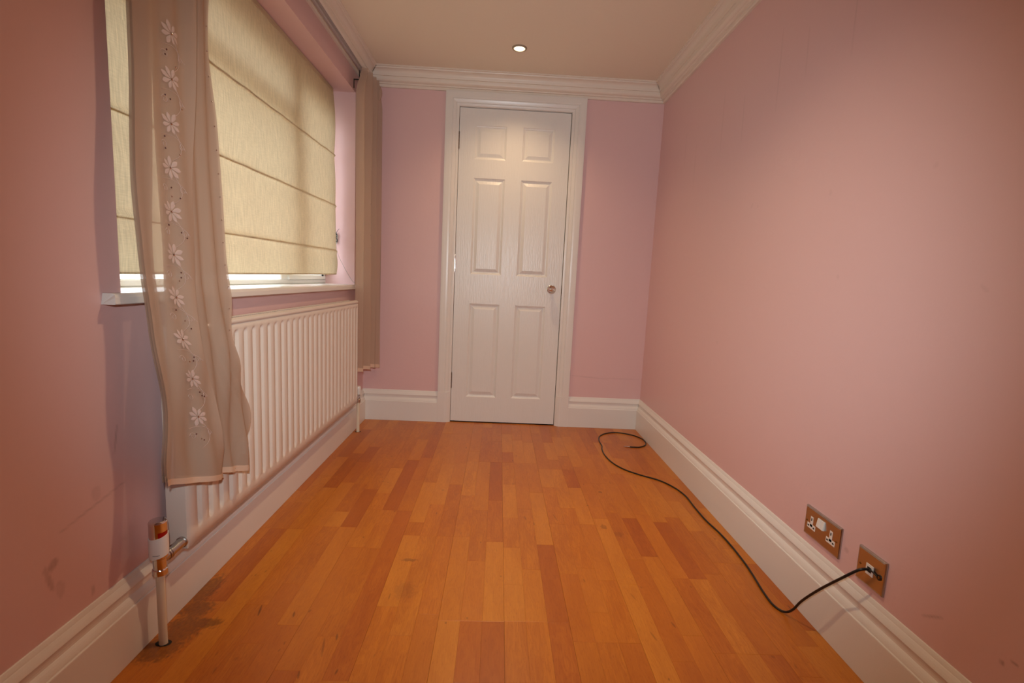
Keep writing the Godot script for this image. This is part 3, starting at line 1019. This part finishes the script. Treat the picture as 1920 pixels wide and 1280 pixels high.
	g.lathe([Vector2(0.0, 0.0), Vector2(0.0125, 0.0), Vector2(0.0125, 0.018), Vector2(0.0145, 0.019), Vector2(0.0145, 0.022), Vector2(0.0128, 0.023), Vector2(0.0128, 0.025), Vector2(0.0145, 0.026), Vector2(0.0145, 0.030), Vector2(0.0125, 0.032), Vector2(0.0125, 0.074), Vector2(0.0145, 0.0755), Vector2(0.0145, 0.0800), Vector2(0.0, 0.0800)], tail, 28)
	put(g, "tail_pipe", M.brushed, v)
	# pipes down to the floor
	var pp := node("radiator_pipe", Vector3(0.057, 0, 1.926))
	tag(pp, "cream painted pipe from the floor up to the chrome radiator valve", "pipe")
	g = G.new(); g.tube([Vector3(0, -0.003, 0), Vector3(0, 0.10, 0), Vector3(0, 0.184, 0)], 0.0092, 20)
	put(g, "pipe", M.pipe, pp)
	g = G.new()   # dark ragged hole cut in the floor round the pipe
	g.lathe([Vector2(0.0092, 0.0006), Vector2(0.0150, 0.0006)], Transform3D(Basis().scaled(Vector3(1.25, 1, 0.8)), Vector3(0, 0, 0)), 18)
	put(g, "floor_hole", M.dark, pp)
	var p2 := node("radiator_pipe", Vector3(0.050, 0, 0.273))
	tag(p2, "cream painted pipe at the far end of the radiator by the corner", "pipe")
	g = G.new(); g.tube([Vector3(0, -0.003, 0), Vector3(0, 0.10, 0), Vector3(0, 0.185, 0)], 0.0092, 16)
	put(g, "pipe", M.pipe, p2)
	g = G.new()
	g.lathe([Vector2(0.0092, 0.0006), Vector2(0.0150, 0.0006)], Transform3D(Basis().scaled(Vector3(1.2, 1, 0.8)), Vector3(0, 0, 0)), 18)
	put(g, "floor_hole", M.dark, p2)
	var v2 := node("radiator_valve", Vector3(0.050, 0, 0.273))
	tag(v2, "small white capped valve behind the far end of the radiator", "valve")
	g = G.new()
	g.lathe([Vector2(0.0, 0.178), Vector2(0.013, 0.178), Vector2(0.0145, 0.182), Vector2(0.0145, 0.196), Vector2(0.011, 0.199), Vector2(0.011, 0.226), Vector2(0.0, 0.226)], Transform3D(), 20)
	put(g, "valve_body", M.brushed, v2)
	g = G.new()
	g.lathe([Vector2(0.0, 0.225), Vector2(0.0145, 0.225), Vector2(0.0150, 0.245), Vector2(0.0150, 0.262), Vector2(0.0125, 0.272), Vector2(0.0, 0.274)], Transform3D(), 20)
	put(g, "cap", M.plastic, v2)
	g = G.new()
	g.lathe([Vector2(0.0, 0.0), Vector2(0.0115, 0.0), Vector2(0.0115, 0.082), Vector2(0.0, 0.082)], Transform3D(Basis(Vector3.RIGHT, PI / 2), Vector3(0, 0.213, 0.0)), 18)
	put(g, "tail_pipe", M.brushed, v2)

# ---------------------------------------------------------------- curtains
func build_track() -> void:
	var t := node("curtain_track", Vector3.ZERO)
	tag(t, "grey metal curtain track fixed below the cornice over the window", "curtain track")
	var g := G.new()
	# hollow-fronted rail, 26 mm high
	var p := [Vector2(0.044, 1.985), Vector2(0.054, 1.984), Vector2(0.058, 1.987), Vector2(0.058, 1.993), Vector2(0.0545, 1.995), Vector2(0.0545, 2.001), Vector2(0.058, 2.003), Vector2(0.058, 2.009), Vector2(0.054, 2.012), Vector2(0.044, 2.011)]
	var a := []
	var b := []
	for q in p:
		a.append(Vector3(q.x, q.y, 0.060)); b.append(Vector3(q.x, q.y, 2.24))
	var mid := Vector3(0.049, 1.998, 1.0)
	for i in p.size():
		var j := (i + 1) % p.size()
		g.quad(b[i], a[i], a[j], b[j])
	for i in range(1, p.size() - 1):
		g.face([a[0], a[i], a[i + 1]], mid)
		g.face([b[0], b[i], b[i + 1]], mid)
	put(g, "rail", M.track, t)
	g = G.new()
	g.box(Vector3(0.042, 1.980, 0.186), Vector3(0.0605, 2.0145, 0.206), 0.002)
	put(g, "end_stop", M.dark, t)
	for z in [1.15, 2.0]:
		g = G.new()
		g.box(Vector3(0.0, 1.990, z), Vector3(0.045, 2.006, z + 0.018), 0.001)
		put(g, "rail_bracket", M.track, t)
	g = G.new()
	g.box(Vector3(0.0215, 1.936, 0.290), Vector3(0.052, 1.9405, 0.2945), 0.0005)
	g.box(Vector3(0.0195, 1.893, 0.290), Vector3(0.0235, 1.9405, 0.2945), 0.0005)
	g.box(Vector3(0.048, 1.938, 0.290), Vector3(0.052, 1.986, 0.2945), 0.0005)
	put(g, "hook_bar", M.dark, t)

var near_y := [2.0, 1.75, 1.5, 1.3, 1.1, 0.95, 0.84, 0.72, 0.62, 0.52, 0.45, 0.39]
var near_z := {
	"a": [1.829, 1.847, 1.864, 1.886, 1.903, 1.912, 1.907, 1.911, 1.916, 1.925, 1.932, 1.937],
	"b": [1.898, 1.916, 1.934, 1.941, 1.958, 1.954, 1.949, 1.951, 1.939, 1.947, 1.960, 1.963],
	"c": [1.737, 1.752, 1.767, 1.778, 1.790, 1.797, 1.812, 1.816, 1.782, 1.766, 1.755, 1.739],
	"d": [1.831, 1.849, 1.866, 1.877, 1.875, 1.873, 1.885, 1.905, 1.912, 1.912, 1.910, 1.908],
	"e": [1.628, 1.643, 1.662, 1.652, 1.645, 1.641, 1.634, 1.643, 1.613, 1.581, 1.578, 1.593],
	"f": [1.653, 1.668, 1.676, 1.674, 1.668, 1.662, 1.660, 1.672, 1.652, 1.632, 1.622, 1.635]}
# nodes along the cloth from edge to edge: column, how far it stands off the hanging line, hem height
var near_path := [["a", -0.005, 0.426], ["b", -0.002, 0.428], ["a", 0.001, 0.425], ["b", 0.004, 0.427], ["a", 0.007, 0.424], ["b", 0.010, 0.421], ["c", 0.027, 0.341], ["d", 0.0095, 0.408], ["c", 0.019, 0.346], ["d", 0.0050, 0.410], ["e", 0.0105, 0.315], ["c", 0.0030, 0.356], ["e", 0.0050, 0.320], ["c", -0.0010, 0.362], ["e", 0.0005, 0.326]]
const BAND := 5

func column(ys: Array, vs: Array, y: float) -> float:
	var n := ys.size()
	if y >= ys[0]:
		return vs[0]
	for i in n - 1:
		if y >= ys[i + 1]:
			var t: float = (ys[i] - y) / (ys[i] - ys[i + 1])
			return cubic_interpolate(vs[i], vs[i + 1], vs[maxi(i - 1, 0)], vs[mini(i + 2, n - 1)], t)
	return lerpf(vs[n - 2], vs[n - 1], (ys[n - 2] - y) / (ys[n - 2] - ys[n - 1]))

func near_base(y: float) -> float:
	var ys := [2.05, 1.2, 0.88, 0.80, 0.70, 0.50, 0.30]
	var xs := [0.052, 0.054, 0.060, 0.068, 0.078, 0.080, 0.082]
	return column(ys, xs, y)

# point on the near curtain: segment i, share s along it, share v from top (0) to hem (1)
func near_point(i: int, s: float, v: float) -> Vector3:
	var p: Array = near_path[i]
	var q: Array = near_path[i + 1]
	var hem: float = lerpf(p[2], q[2], s)
	var y := lerpf(2.006, hem, v)
	var z := lerpf(column(near_y, near_z[p[0]], y), column(near_y, near_z[q[0]], y), s)
	# folds run through all the layers together, so that they never cross
	var x := near_base(y) + lerpf(p[1], q[1], s)
	var right := smoothstep(1.80, 1.70, z - 0.06 * clampf(y - 0.5, 0.0, 1.0))
	x += (0.0024 + 0.0062 * right) * sin(z * 96.0 + 1.6 * sin(y * 3.1) + y * 2.0)
	x += 0.0030 * sin(z * 41.0 + 2.6 * y + 1.0)
	if y < 0.80:   # the free end crumples and flares
		x += (0.80 - y) * (0.020 * sin(z * 33.0 + y * 11.0 + 0.7) + 0.010 * sin(z * 71.0 - y * 17.0) + 0.020)
	return Vector3(x, y, z)

func cloth(point: Callable, segs: int, per: int, rows: int, v0: float, v1: float, off := 0.0) -> G:
	var g := G.new()
	var grid := []
	for r in rows + 1:
		var v := lerpf(v0, v1, float(r) / rows)
		var line := []
		for i in segs:
			for k in per:
				line.append(point.call(i, float(k) / per, v) + Vector3(off, 0, 0))
		line.append(point.call(segs - 1, 1.0, v) + Vector3(off, 0, 0))
		grid.append(line)
	for r in rows:
		for k in grid[0].size() - 1:
			g.quad(grid[r + 1][k], grid[r + 1][k + 1], grid[r][k + 1], grid[r][k], 1 + k / per)
	return g

# local spot on the embroidered band: a across (metres from its centre line), y height
func on_band(a: float, y: float, lift: float) -> Vector3:
	var hem := 0.38
	var v := (2.006 - y) / (2.006 - hem)
	var s := 0.60
	for k in 3:
		var p0 := near_point(BAND, s, v)
		v += (p0.y - y) / 1.62
	var pl := near_point(BAND, s - 0.05, v)
	var pr := near_point(BAND, s + 0.05, v)
	var ds: float = 0.1 / maxf(Vector2(pr.x - pl.x, pr.z - pl.z).length(), 0.01)
	var p := near_point(BAND, clampf(s + a * ds, 0.0, 0.985), v)
	return p + Vector3(lift, 0, lift * 0.35)

func build_near_curtain() -> void:
	var t := node("sheer_curtain", Vector3.ZERO)
	tag(t, "beige sheer curtain with embroidered flowers hanging at the near side of the window", "curtain", "pair of sheer curtains")
	put(cloth(near_point, near_path.size() - 1, 18, 110, 0.0, 1.0), "voile", M.sheer, t)
	put(cloth(near_point, near_path.size() - 1, 18, 2, 0.9905, 1.0, 0.0008), "hem", M.hem, t)
	# column of eight-petalled flowers joined by curling stems
	rng.seed = 5
	var heights := []
	var y := 1.435
	while y > 0.47:
		heights.append(y)
		y -= 0.0985
	for n in heights.size():
		var yc: float = heights[n]
		var turn := rng.randf() * 0.7
		var g := G.new()
		for k in 8:
			var a := turn + TAU * k / 8.0
			var ln := 0.0250 * rng.randf_range(0.85, 1.1)
			var d := Vector2(cos(a), sin(a))
			var e := Vector2(-d.y, d.x)
			var shape := [[0.10, 0.0], [0.30, 0.09], [0.55, 0.175], [0.72, 0.185], [0.88, 0.10], [1.0, 0.0], [0.88, -0.10], [0.72, -0.185], [0.55, -0.175], [0.30, -0.09]]
			var mid := d * ln * 0.6
			var c := on_band(mid.x, yc + mid.y, 0.0038)
			for j in shape.size():
				var p: Vector2 = (d * shape[j][0] + e * shape[j][1]) * ln
				var q: Vector2 = (d * shape[(j + 1) % shape.size()][0] + e * shape[(j + 1) % shape.size()][1]) * ln
				g.tri(c, on_band(p.x, yc + p.y, 0.0030), on_band(q.x, yc + q.y, 0.0030), 1)
		var f := put(g, "embroidered_flower", M.thread, t)
		g = G.new()
		var sc := on_band(0, yc, 0.0048)
		g.lathe([Vector2(0.0, -0.0008), Vector2(0.0019, -0.0008), Vector2(0.0024, 0.0002), Vector2(0.0012, 0.0012), Vector2(0.0, 0.0014)], Transform3D(Basis(Vector3(0, 0, 1), -PI / 2).rotated(Vector3.UP, -0.5), sc), 8, -1)
		put(g, "sequin", M.sequin, f)
		# stem to the next flower, and two curls off it
		g = G.new()
		var stem := []
		for k in 15:
			var u := k / 14.0
			stem.append(on_band(0.010 + 0.020 * sin(u * PI) - 0.004 * u, yc - 0.014 - u * 0.066, 0.0030))
		g.tube(stem, 0.0005, 4)
		for cu in [[0.030, -0.040, 1.0], [-0.016, -0.052, -1.0]]:
			var curl := []
			for k in 22:
				var a := k / 21.0 * 4.6 * PI / 2.0
				var r := 0.0095 * (1.0 - 0.72 * k / 21.0)
				curl.append(on_band(cu[0] + cu[2] * r * cos(a), yc + cu[1] + r * sin(a), 0.0030))
			g.tube(curl, 0.0005, 4)
		var sweep := []
		for k in 12:
			var u := k / 11.0
			sweep.append(on_band(-0.026 + 0.072 * u, yc - 0.034 + 0.012 * sin(u * PI) - 0.006 * u, 0.0030))
		g.tube(sweep, 0.0005, 4)
		put(g, "embroidered_stem", M.thread, t)
		for k in 3:
			g = G.new()
			var pos := on_band(rng.randf_range(-0.026, 0.036), yc - rng.randf_range(0.028, 0.066), 0.0034)
			g.lathe([Vector2(0.0, -0.001), Vector2(0.0017, -0.0008), Vector2(0.0021, 0.0003), Vector2(0.0010, 0.0014), Vector2(0.0, 0.0016)], Transform3D(Basis(Vector3(0, 0, 1), -PI / 2), pos), 7, -1)
			put(g, "bead", M.sequin if rng.randf() < 0.2 else M.bead, t)
	# sequins down the free edge
	for k in 14:
		var v := 0.28 + k * 0.036
		var p := near_point(9, 0.97, v) + Vector3(0.003, 0, -0.001)
		var g := G.new()
		g.lathe([Vector2(0.0, -0.001), Vector2(0.0017, -0.0008), Vector2(0.0020, 0.0003), Vector2(0.0010, 0.0014), Vector2(0.0, 0.0016)], Transform3D(Basis(Vector3(0, 0, 1), -PI / 2).rotated(Vector3.UP, -0.6), p), 7, -1)
		put(g, "edge_sequin", M.sequin, t)

# far curtain: (x, z, hem) along the cloth, pleated into the corner
var far_path := [[0.050, 0.345, 0.374], [0.088, 0.315, 0.366], [0.052, 0.268, 0.374], [0.104, 0.222, 0.360], [0.046, 0.176, 0.370], [0.112, 0.142, 0.358], [0.066, 0.098, 0.352], [0.120, 0.066, 0.346], [0.064, 0.040, 0.350], [0.040, 0.150, 0.358], [0.046, 0.300, 0.366]]

func far_point(i: int, s: float, v: float) -> Vector3:
	var p: Array = far_path[i]
	var q: Array = far_path[i + 1]
	var y := lerpf(2.010, lerpf(p[2], q[2], s), v)
	var t := 0.5 - 0.5 * cos(PI * s)
	var x := lerpf(p[0], q[0], t)
	var z := lerpf(p[1], q[1], t)
	# gathered tight at the heading and looser below, swelling a little above mid height
	var k := smoothstep(0.0, 0.10, v)
	z = lerpf(0.165 + (z - 0.165) * 0.62, z, k)
	x = lerpf(0.074 + (x - 0.074) * 0.75, x, k)
	z += 0.010 * sin(v * 5.0) * (1.0 - v) + 0.004 * sin(v * 9.0 + i)
	x += 0.004 * sin(v * 7.0 + i * 1.9) * sin(PI * s)
	return Vector3(x, y, maxf(z, 0.012))

func build_far_curtain() -> void:
	var t := node("sheer_curtain", Vector3.ZERO)
	tag(t, "narrow gathered beige sheer curtain hanging in the corner beyond the window", "curtain", "pair of sheer curtains")
	put(cloth(far_point, far_path.size() - 1, 8, 70, 0.0, 1.0), "voile", M.sheer, t)
	put(cloth(far_point, far_path.size() - 1, 8, 2, 0.9875, 1.0, 0.0008), "hem", M.hem, t)
	# bunched heading fold that stands off the track end
	var g := G.new()
	var rows := 10
	for r in rows:
		for k in 16:
			var P := func(rr: int, kk: int) -> Vector3:
				var u := float(rr) / rows
				var a := TAU * kk / 16.0
				var rad := 0.020 * sqrt(maxf(sin(PI * clampf(u, 0.02, 0.98)), 0.0)) * (1.0 + 0.15 * sin(a * 3.0))
				return Vector3(0.100 + rad * cos(a), 1.990 - 0.085 * u, 0.085 + rad * 0.9 * sin(a))
			g.quad(P.call(r + 1, k), P.call(r + 1, k + 1), P.call(r, k + 1), P.call(r, k), 1)
	put(g, "heading_fold", M.sheer, t)
	rng.seed = 9
	for k in 7:
		var p := far_point(2, 0.75, 0.30 + k * 0.055 + rng.randf() * 0.02) + Vector3(0.003, 0, 0.002)
		g = G.new()
		g.lathe([Vector2(0.0, -0.001), Vector2(0.0020, -0.0008), Vector2(0.0024, 0.0003), Vector2(0.0012, 0.0016), Vector2(0.0, 0.0018)], Transform3D(Basis(Vector3(0, 0, 1), -PI / 2).rotated(Vector3.UP, -0.9), p), 7, -1)
		put(g, "sequin", M.sequin, t)

# ---------------------------------------------------------------- sockets and cable
# plates are built facing +z, then turned to face -x
func plate(g: G, w: float, h: float, d: float) -> void:
	var b := 0.0035
	var lo := [-w / 2, -h / 2, w / 2, h / 2]
	ring(g, [lo[0], lo[1], lo[2], lo[3], 0.0], [lo[0], lo[1], lo[2], lo[3], d * 0.45])
	ring(g, [lo[0], lo[1], lo[2], lo[3], d * 0.45], [lo[0] + b * 0.35, lo[1] + b * 0.35, lo[2] - b * 0.35, lo[3] - b * 0.35, d * 0.82])
	ring(g, [lo[0] + b * 0.35, lo[1] + b * 0.35, lo[2] - b * 0.35, lo[3] - b * 0.35, d * 0.82], [lo[0] + b * 1.3, lo[1] + b * 1.3, lo[2] - b * 1.3, lo[3] - b * 1.3, d])
	g.quad(Vector3(lo[0] + b * 1.3, lo[1] + b * 1.3, d), Vector3(lo[2] - b * 1.3, lo[1] + b * 1.3, d), Vector3(lo[2] - b * 1.3, lo[3] - b * 1.3, d), Vector3(lo[0] + b * 1.3, lo[3] - b * 1.3, d))

func screw(t: Node3D, x: float, y: float, z: float) -> void:
	var g := G.new()
	g.lathe([Vector2(0.0032, 0.0), Vector2(0.0030, 0.0006), Vector2(0.0, 0.0009)], Transform3D(Basis(Vector3.RIGHT, PI / 2), Vector3(x, y, z)), 14)
	var s := put(g, "screw", M.brass, t)
	g = G.new()
	g.box(Vector3(x - 0.0026, y - 0.0004, z + 0.0007), Vector3(x + 0.0026, y + 0.0004, z + 0.0011))
	put(g, "screw_slot", M.dark, s)

func build_sockets() -> void:
	var turn := Basis(Vector3.UP, -PI / 2)
	var d := 0.0075
	var t := node("wall_socket", Vector3(W, 0.2652, 1.7687))
	t.basis = turn
	tag(t, "double three-pin wall socket in a chrome plate above the skirting", "socket")
	var g := G.new()
	plate(g, 0.146, 0.086, d)
	put(g, "plate", M.brushed, t)
	# seen from the room: local +x runs towards the camera
	for cx in [-0.041, 0.040]:
		g = G.new()
		g.box(Vector3(cx - 0.0055, -0.012, d - 0.001), Vector3(cx + 0.0055, 0.019, d + 0.0006), 0.0005)
		g.box(Vector3(cx - 0.0175, -0.0185, d - 0.001), Vector3(cx + 0.0175, -0.004, d + 0.0006), 0.0005)
		var ins := put(g, "socket_insert", M.plastic, t)
		g = G.new()
		g.box(Vector3(cx - 0.002, 0.006, d), Vector3(cx + 0.002, 0.014, d + 0.0009))
		g.box(Vector3(cx - 0.0145, -0.0135, d), Vector3(cx - 0.0085, -0.0095, d + 0.0009))
		g.box(Vector3(cx + 0.0085, -0.0135, d), Vector3(cx + 0.0145, -0.0095, d + 0.0009))
		put(g, "pin_slots", M.dark, ins)
	for k in 2:
		g = G.new()
		var cx := -0.0085 + k * 0.0145
		var tilt := Transform3D(Basis(Vector3.RIGHT, -0.16), Vector3(cx, 0.016, d + 0.0015))
		g.box(Vector3(-0.0068, -0.0125, -0.004), Vector3(0.0068, 0.0125, 0.003), 0.0008, tilt)
		put(g, "rocker_switch", M.plastic, t)
	screw(t, -0.062, 0.0, d)
	screw(t, 0.062, 0.0, d)
	var p := node("wall_plate", Vector3(W, 0.2608, 1.949))
	p.basis = turn
	tag(p, "single square chrome wall plate that the black cable comes out of", "wall plate")
	g = G.new()
	plate(g, 0.086, 0.086, d)
	put(g, "plate", M.brushed, p)
	g = G.new()
	g.box(Vector3(-0.0115, -0.0135, d - 0.001), Vector3(0.0115, 0.0135, d + 0.0012), 0.0006)
	var md := put(g, "module", M.plastic, p)
	g = G.new()
	g.box(Vector3(-0.0065, -0.006, d), Vector3(0.0065, 0.007, d + 0.0015))
	put(g, "module_opening", M.dark, md)
	screw(p, -0.030, 0.0, d)
	screw(p, 0.0305, 0.0, d + 0.0016)
	g = G.new()   # black lug held by the right-hand screw
	g.tube([Vector3(0.004, 0.004, d + 0.004), Vector3(0.012, 0.003, d + 0.003), Vector3(0.020, 0.0015, d + 0.0022), Vector3(0.027, 0.0, d + 0.0018)], 0.0020, 8)
	g.lathe([Vector2(0.0032, 0.0), Vector2(0.0070, 0.0), Vector2(0.0070, 0.0018), Vector2(0.0032, 0.0018), Vector2(0.0032, 0.0)], Transform3D(Basis(Vector3.RIGHT, PI / 2), Vector3(0.0305, 0.0, d)), 18)
	put(g, "cable_lug", M.cable, p)

func build_cable() -> void:
	var t := node("aerial_cable", Vector3.ZERO)
	tag(t, "thin black cable trailing from the chrome wall plate across the wooden floor", "cable")
	var r := 0.0033
	var f := r + 0.0002
	var k := [Vector3(1.7725, 0.2625, 1.9485), Vector3(1.7520, 0.2570, 1.9440), Vector3(1.7330, 0.2180, 1.9180), Vector3(1.7220, 0.1500, 1.8640), Vector3(1.7160, 0.0800, 1.8120), Vector3(1.7130, 0.0300, 1.7820), Vector3(1.7060, 0.0060, 1.7580), Vector3(1.6930, f, 1.7260), Vector3(1.6960, f, 1.6650), Vector3(1.7090, f, 1.5800), Vector3(1.7170, f, 1.5100), Vector3(1.7220, f, 1.4100), Vector3(1.7200, f, 1.3190), Vector3(1.7090, f, 1.2200), Vector3(1.7080, f, 1.1100), Vector3(1.7110, f, 1.0000), Vector3(1.6900, f, 0.9100), Vector3(1.6450, f, 0.8350), Vector3(1.5710, f, 0.7770), Vector3(1.5100, f, 0.7150), Vector3(1.4690, f, 0.6300), Vector3(1.4520, f, 0.5200), Vector3(1.4560, f, 0.4300), Vector3(1.4680, f, 0.3700), Vector3(1.4700, f, 0.2850), Vector3(1.4900, f, 0.2000), Vector3(1.5450, f, 0.1350), Vector3(1.6200, f, 0.1120), Vector3(1.7000, f, 0.1480), Vector3(1.7420, f, 0.2080), Vector3(1.7500, f, 0.2700), Vector3(1.7320, f, 0.3300), Vector3(1.6900, f, 0.3680), Vector3(1.6500, f, 0.3730), Vector3(1.6270, f, 0.3710)]
	var pts := []
	for i in k.size() - 1:
		var a: Vector3 = k[maxi(i - 1, 0)]
		var b: Vector3 = k[mini(i + 2, k.size() - 1)]
		for s in 8:
			pts.append(k[i].cubic_interpolate(k[i + 1], a, b, s / 8.0))
	pts.append(k[-1])
	var g := G.new()
	g.tube(pts, r, 10)
	put(g, "cable", M.cable, t)
	# plug at the loose end
	g = G.new()
	var e := Vector3(1.6290, f, 0.3712)
	var dir := Vector3(-1, 0, -0.08).normalized()
	var xf := Transform3D(Basis(Quaternion(Vector3.UP, dir)), e)
	g.lathe([Vector2(0.0, 0.0), Vector2(0.0034, 0.0), Vector2(0.0038, 0.002), Vector2(0.0038, 0.012), Vector2(0.0030, 0.013), Vector2(0.0030, 0.017), Vector2(0.0037, 0.018), Vector2(0.0037, 0.030), Vector2(0.0026, 0.031), Vector2(0.0012, 0.0315), Vector2(0.0012, 0.037), Vector2(0.0, 0.038)], xf, 18)
	put(g, "plug", M.chrome, t)
